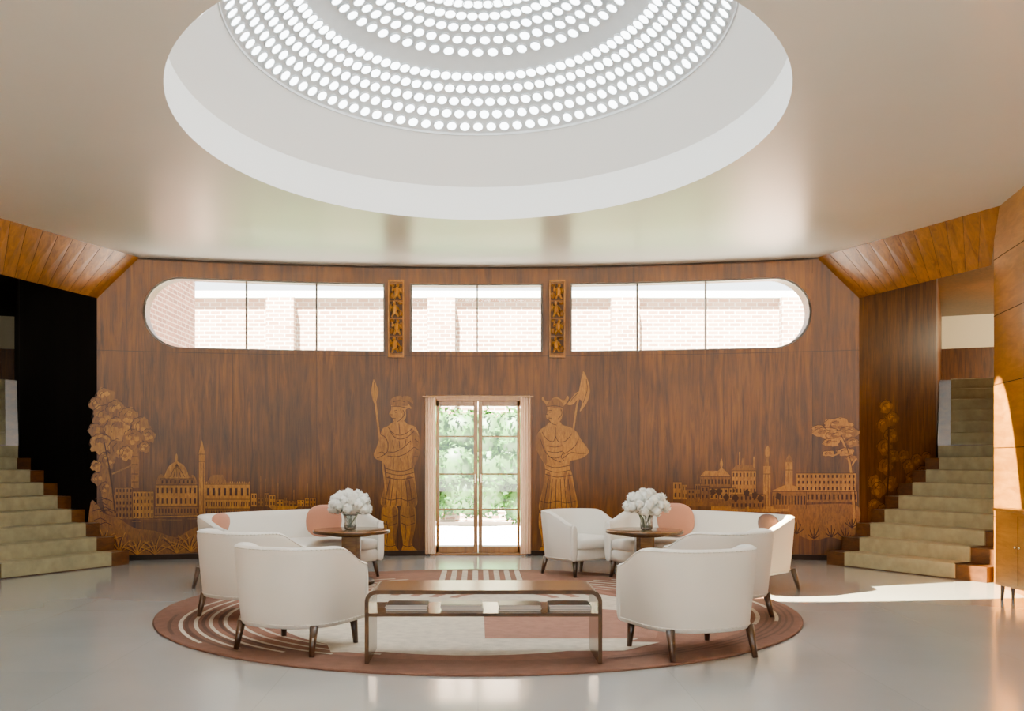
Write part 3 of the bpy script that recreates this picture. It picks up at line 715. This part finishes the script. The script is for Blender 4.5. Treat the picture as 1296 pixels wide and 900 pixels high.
for i in range(5): arc((-.1, 8.25), 2.05+.13*i, .03, 175+i*3, 235-i*3, 'rug_d', 4, 2.74)
for i in range(5): arc((.25, 8.9), .5+.2*i, .09, 15, 165, 'rug_p', 4)
for i in range(6): arc((.35, 8.5), 1.45+.15*i, .035, -50+i*6, 80-i*4, 'rug_c', 3, 2.6)
for i in range(5): arc((.0, 8.64), 2.5+.05*i, .02, -70+i*9, -10+i*5, 'rug_d', 4, 2.76)
for i in range(8):
    x = -.42+i*.12; rp([(x, 10.1), (x+.06, 10.1), (x+.06, 11.2), (x, 11.2)], 'rug_c', 5)
rp([(-1.0, 6.50), (1.0, 6.55), (1.3, 6.85), (.0, 6.95), (-1.1, 6.9)], 'rug_c', 4)
mb.build('rug')

# ---------------------------------------------------------------- seating
def tub(name, loc, face, a=.335, b=.335, fr=.27, h=.745, ha=.60, pw=2.5, sofa=False):
    ang = math.atan2(face[1], face[0])-math.pi/2
    mb = MB(); path = []
    ns = 8
    for i in range(ns): path.append((a, fr-(fr)*i/ns))
    nb = 40
    for i in range(nb+1):
        t = math.pi*i/nb; c, s = math.cos(t), math.sin(t)
        path.append((a*math.copysign(abs(c)**(2/pw), c), -b*abs(s)**(2/pw)))
    for i in range(1, ns+1): path.append((-a, fr*i/ns))
    n = len(path); vs = []; fs = []
    for i, p in enumerate(path):
        p0 = Vector(path[max(0, i-1)]); p1 = Vector(path[min(n-1, i+1)]); d = (p1-p0).normalized(); nr = Vector((-d.y, d.x))
        if nr.dot(Vector(p)-Vector((0, .1))) < 0: nr = -nr
        k = max(0, min(1, (fr+.02-p[1])/(fr+b*.45))); k = k*k*(3-2*k); hh = ha+(h-ha)*k
        fl_ = .028*k
        sec = [(-.005, .205), (.018, .20), (.028, .225), (.038+fl_*.4, .42), (.046+fl_, hh-.05), (.042+fl_, hh-.015), (.026+fl_, hh), (-.010+fl_, hh), (-.028+fl_, hh-.015), (-.034+fl_*.5, hh-.06), (-.038, .40), (-.03, .22)]
        for o, z in sec: vs.append((p[0]+nr.x*o, p[1]+nr.y*o, z))
    m_ = 12
    for i in range(n-1):
        for j in range(m_): fs.append([i*m_+j, i*m_+(j+1) % m_, (i+1)*m_+(j+1) % m_, (i+1)*m_+j])
    fs.append(list(range(m_))); fs.append([(n-1)*m_+j for j in range(m_)][::-1])
    mb.add(vs, fs, 'white', True)
    for sx in (-1, 1):
        mb.ell((sx*(a+.004), fr, (ha+.20)/2), (.043, .020, (ha-.20)/2), 'white', 14, 10, pw=.55)
    # piping along the top outer edge
    L_ = [Vector(vs[i*m_+5]) for i in range(n)]
    for p, q in zip(L_[:-1], L_[1:]): mb.cone(p, q, .005, .005, 'white', 6)
    L_ = [Vector(vs[i*m_+2]) for i in range(n)]
    for p, q in zip(L_[:-1], L_[1:]): mb.cone(p, q, .005, .005, 'white', 6)
    def slab(z0, z1, ins, f_ext, crown):
        N = 48; ring = []
        aa, bb = a-ins, b-ins
        for i in range(N+1):
            t = math.pi*i/N; c, s = math.cos(t), math.sin(t)
            ring.append((aa*math.copysign(abs(c)**(2/pw), c), -bb*abs(s)**(2/pw)))
        for i in range(0, 13):
            x = -aa+2*aa*i/12; ring.append((x, fr+f_ext*(1-abs(x/aa)**4)))
        nR = len(ring); cz = Vector((0, (fr-b)/2)); vs = []
        for s_, z in ((.97, z0), (1, z0+.02), (1, z1-.03), (.975, z1-.008), (.93, z1), (.5, z1+crown)):
            for p in ring: q = cz+(Vector(p)-cz)*s_; vs.append((q.x, q.y, z))
        fs = []
        for j in range(5):
            for i in range(nR): fs.append([j*nR+i, j*nR+(i+1) % nR, (j+1)*nR+(i+1) % nR, (j+1)*nR+i])
        fs.append([5*nR+i for i in range(nR)]); fs.append([i for i in range(nR)][::-1])
        mb.add(vs, fs, 'white', True)
    slab(.20, .335, .03, .01, 0); slab(.33, .45, .042, .045, .015)
    c_, s_ = math.cos(ang), math.sin(ang)
    lx = [a-.05, -(a-.05)]+([0] if sofa else [])
    for x in lx:
        for y, dy in ((fr-.04, .015), (-b+.09, -.05)):
            X2 = x*1.04; wx_ = loc[0]+c_*X2-s_*(y+dy); wy_ = loc[1]+s_*X2+c_*(y+dy)
            zb = 0 if (Vector((wx_, wy_))-RC).length > RR else RT+.001
            mb.cone((x, y, .215), (X2, y+dy, zb), .031, .018, 'leg', 12)
    return mb.build(name, loc=(loc[0], loc[1], 0), rotz=ang)
def fc(p, q=(0, 8.9)): return tuple((Vector(q)-Vector(p)).normalized())
tub('armchair', (-1.26, 6.75), (.42, .907), a=.35, b=.345)
tub('armchair', (1.45, 6.60), (-.36, .933), a=.36, b=.35)
tub('armchair', (-1.91, 8.05), (.55, .83), a=.345)
tub('armchair', (2.03, 8.05), (-.55, .83), a=.345)
tub('armchair', (1.16, 10.95), (.62, -.78), a=.345)
tub('sofa', (-2.0, 10.25), fc((-2.08, 10.28), (-.2, 8.3)), a=.95, b=.42, fr=.32, h=.76, ha=.64, pw=2.7, sofa=True)
tub('sofa', (2.34, 10.15), fc((2.38, 10.15), (.5, 8.3)), a=.95, b=.42, fr=.32, h=.76, ha=.64, pw=2.7, sofa=True)
def cushion(px, d, z, r, k, face):
    mb = MB(); ang = math.atan2(face[1], face[0])-math.pi/2
    mb.ell((0, 0, 0), (r, .065, r*.92), k, 24, 14, rot=Matrix.Rotation(math.radians(-14), 3, 'X'), pw=.8)
    mb.build('cushion', loc=((px-HX)/F*d, d, z), rotz=ang)
cushion(410, 10.62, .645, .2, 'pink', (.3, -.95)); cushion(277, 10.05, .62, .16, 'pink', (.9, -.3))
cushion(855, 10.7, .65, .21, 'pink', (-.4, -.9)); cushion(974, 9.9, .62, .16, 'brownc', (-.9, -.3))

# ---------------------------------------------------------------- pedestal tables + flowers
def ptable(x, y):
    mb = MB(); z0 = RT+.007 if (Vector((x, y))-RC).length < RR-.3 else 0
    mb.lathe([(.385, .553), (.40, .558), (.40, .585), (.392, .592), (.0, .592)], 'table', 48, cap=False)
    mb.lathe([(.0, .552), (.385, .553)], 'table', 48, cap=False)
    mb.lathe([(.40, .560), (.4015, .565), (.4015, .58), (.40, .583)], 'tedge', 48, cap=False)
    mb.lathe([(.20, .525), (.22, .553)], 'tedge', 32)
    mb.box(-.095, -.06, z0+.03, .095, .06, .53, 'table'); mb.box(-.06, -.095, z0+.03, .06, .095, .53, 'table')
    mb.lathe([(.235, z0), (.24, z0+.01), (.24, z0+.032), (.22, z0+.045), (.10, z0+.055)], 'tedge', 40)
    mb.build('pedestal_table', loc=(x, y, 0), bevel=.003)
def flowers(x, y, z, w):
    mb = MB()
    mb.lathe([(.045, 0), (.06, .004), (.068, .05), (.062, .10), (.072, .145), (.08, .155), (.076, .155), (.066, .143), (.056, .10), (.06, .05), (.05, .012), (.0, .012)], 'vase', 32, cap=False)
    for i in range(12):
        a = random.uniform(0, 6.28); mb.cone((random.uniform(-.03, .03), random.uniform(-.03, .03), .015), (.10*math.cos(a), .10*math.sin(a), .2), .004, .004, 'leaf', 6)
    bl = []
    for i in range(30):
        for _ in range(300):
            t = random.uniform(0, 6.28); ph = random.uniform(0, 1.9)
            c = Vector((w*math.sin(ph)*math.cos(t), w*math.sin(ph)*math.sin(t), .245+w*.70*math.cos(ph)))
            if all((c-q).length > .070 for q in bl): bl.append(c); break
    mb.ell((0, 0, .25), (w*.8, w*.8, w*.55), 'petal', 14, 10)
    for c in bl:
        o = (c-Vector((0, 0, .2))).normalized()
        mb.ell(c, (.045, .045, .045), 'petal', 10, 8)
        for j in range(60):
            d = Vector((random.gauss(0, 1), random.gauss(0, 1), random.gauss(0, 1))).normalized()
            if d.dot(o) < -.35: continue
            p = c+d*.045; u_ = d.cross(Vector((random.random(), random.random(), random.random()))).normalized(); w_ = d.cross(u_)
            s_ = .019
            mb.add([p-u_*s_*.6-d*.004, p+w_*s_*.7+d*.006, p+u_*s_+d*.016, p-w_*s_*.7+d*.006], [[0, 1, 2, 3]], 'petal', True)
    for i in range(22):
        t = random.uniform(0, 6.28); p = Vector((w*.8*math.cos(t), w*.8*math.sin(t), random.uniform(.16, .22))); d = Vector((math.cos(t), math.sin(t), random.uniform(-.5, .3))); q = Vector((-math.sin(t), math.cos(t), 0))
        mb.add([p-d*.03, p+q*.02, p+d*.05, p-q*.02], [[0, 1, 2, 3]], 'leaf')
    mb.build('flower_vase', loc=(x, y, z))
ptable(-1.33, 10.05); ptable(1.74, 10.0)
flowers(-1.34, 10.05, .593, .185); flowers(1.76, 10.0, .593, .195)

# ---------------------------------------------------------------- coffee table
mb = MB(); x0, x1, y0, y1 = -.725, .795, 6.12, 6.62; H = .495; T = .026; R = .075; z0 = RT+.007
def prof(r_off):
    P = [(x0+r_off, z0)]
    r = R-r_off
    for i in range(9): t = math.pi-math.pi/2*i/8; P.append((x0+R+r*math.cos(t), H-R+r*math.sin(t)))
    for i in range(9): t = math.pi/2-math.pi/2*i/8; P.append((x1-R+r*math.cos(t), H-R+r*math.sin(t)))
    P.append((x1-r_off, z0)); return P
po, pi_ = prof(0), prof(T)
for a, b_, c, d in zip(po[:-1], po[1:], pi_[1:], pi_[:-1]):
    mb.quad((a[0], y0, a[1]), (b_[0], y0, b_[1]), (b_[0], y1, b_[1]), (a[0], y1, a[1]), 'table')
    mb.quad((d[0], y0, d[1]), (d[0], y1, d[1]), (c[0], y1, c[1]), (c[0], y0, c[1]), 'table')
    for yy in (y0, y1): mb.quad((a[0], yy, a[1]), (b_[0], yy, b_[1]), (c[0], yy, c[1]), (d[0], yy, d[1]), 'tedge')
for P, Q in ((po[0], pi_[0]), (po[-1], pi_[-1])): mb.quad((P[0], y0, P[1]), (Q[0], y0, Q[1]), (Q[0], y1, Q[1]), (P[0], y1, P[1]), 'tedge')
mb.box(x0+T, y0+.01, .325, x1-T, y1-.01, .347, 'table'); mb.box(x0+T, y0+.006, .325, x1-T, y0+.01, .347, 'tedge')
mb.build('coffee_table')
for px, cov in ((516, 'mag2'), (585, 'mag1'), (657, 'mag1'), (720, 'mag2')):
    x = (px-HX)/F*6.35; mb = MB(); z = .348
    for i in range(4):
        ax, ay = random.uniform(-.008, .008), random.uniform(-.008, .008); hh = random.choice([.008, .011]); w = .135
        mb.box(x-w+ax, 6.2+ay, z+.001, x+w+ax-.002, 6.40+ay, z+hh-.001, 'paper'); mb.box(x-w+ax, 6.198+ay, z+hh-.001, x+w+ax, 6.402+ay, z+hh, [cov, 'mag3', 'mag1'][i % 3] if i < 3 else cov)
        z += hh
    mb.build('magazine_stack')

# ---------------------------------------------------------------- cabinet at right
mb = MB(); mb.box(4.93, 8.35, .14, 5.09, 9.12, .84, 'pier'); mb.box(4.915, 8.33, .84, 5.095, 9.14, .865, 'pier')
for y in (8.42, 9.05):
    mb.cone((4.965, y, .14), (4.955, y, 0), .02, .012, 'leg'); mb.cone((5.06, y, .14), (5.06, y, 0), .02, .012, 'leg')
mb.box(4.926, 8.733, .17, 4.931, 8.738, .81, 'seam'); mb.ell((4.922, 8.70, .52), (.012, .012, .012), 'brass'); mb.ell((4.922, 8.77, .52), (.012, .012, .012), 'brass')
mb.build('cabinet', bevel=.006)

# ---------------------------------------------------------------- lights
w = bpy.data.worlds.new('World'); scene.world = w; w.use_nodes = True
bg = w.node_tree.nodes['Background']; bg.inputs[0].default_value = (.88, .95, 1, 1); bg.inputs[1].default_value = 5.5
sd = bpy.data.lights.new('sun', 'SUN'); sd.energy = 230; sd.angle = .01; sd.color = (1, .96, .88)
so = bpy.data.objects.new('sun', sd); scene.collection.objects.link(so)
so.rotation_euler = Vector((.15, .38, -.92)).to_track_quat('-Z', 'Y').to_euler()
sp = bpy.data.lights.new('sunbeam_spot', 'SPOT'); sp.energy = 65000; sp.spot_size = math.radians(32); sp.spot_blend = .08; sp.color = (1, .80, .48); sp.shadow_soft_size = .02  # added spot inside the dome, stands in for a shaft of sunlight
spo = bpy.data.objects.new('sunbeam_spot', sp); scene.collection.objects.link(spo)
spo.location = (-1.2, 8.6, 4.35)
qr = (Vector((5.0, 9.74, .22))-Vector(spo.location)).to_track_quat('-Z', 'Y').to_matrix() @ Matrix.Rotation(math.radians(8), 3, 'Z')
spo.rotation_euler = qr.to_euler(); spo.scale = (.26, 1, 1)
for sx, e in ((1, 420), (-1, 15)):  # added fill lights without fixtures, they brighten the stair halls
    pl = bpy.data.lights.new('stair_fill', 'POINT'); pl.energy = e; pl.color = (1, .80, .52); pl.shadow_soft_size = .15
    po_ = bpy.data.objects.new('stair_fill', pl); scene.collection.objects.link(po_); po_.location = (sx*8.9, 14.2, 3.3)

# ---------------------------------------------------------------- camera
cd = bpy.data.cameras.new('camera'); cam = bpy.data.objects.new('camera', cd); scene.collection.objects.link(cam)
cam.location = (0, 0, EYE); cam.rotation_euler = (math.radians(90), 0, 0)
cd.sensor_width = 36; cd.lens = F/1296*36; cd.shift_x = (648-HX)/1296; cd.shift_y = (HY-450)/1296; cd.clip_end = 200
scene.camera = cam
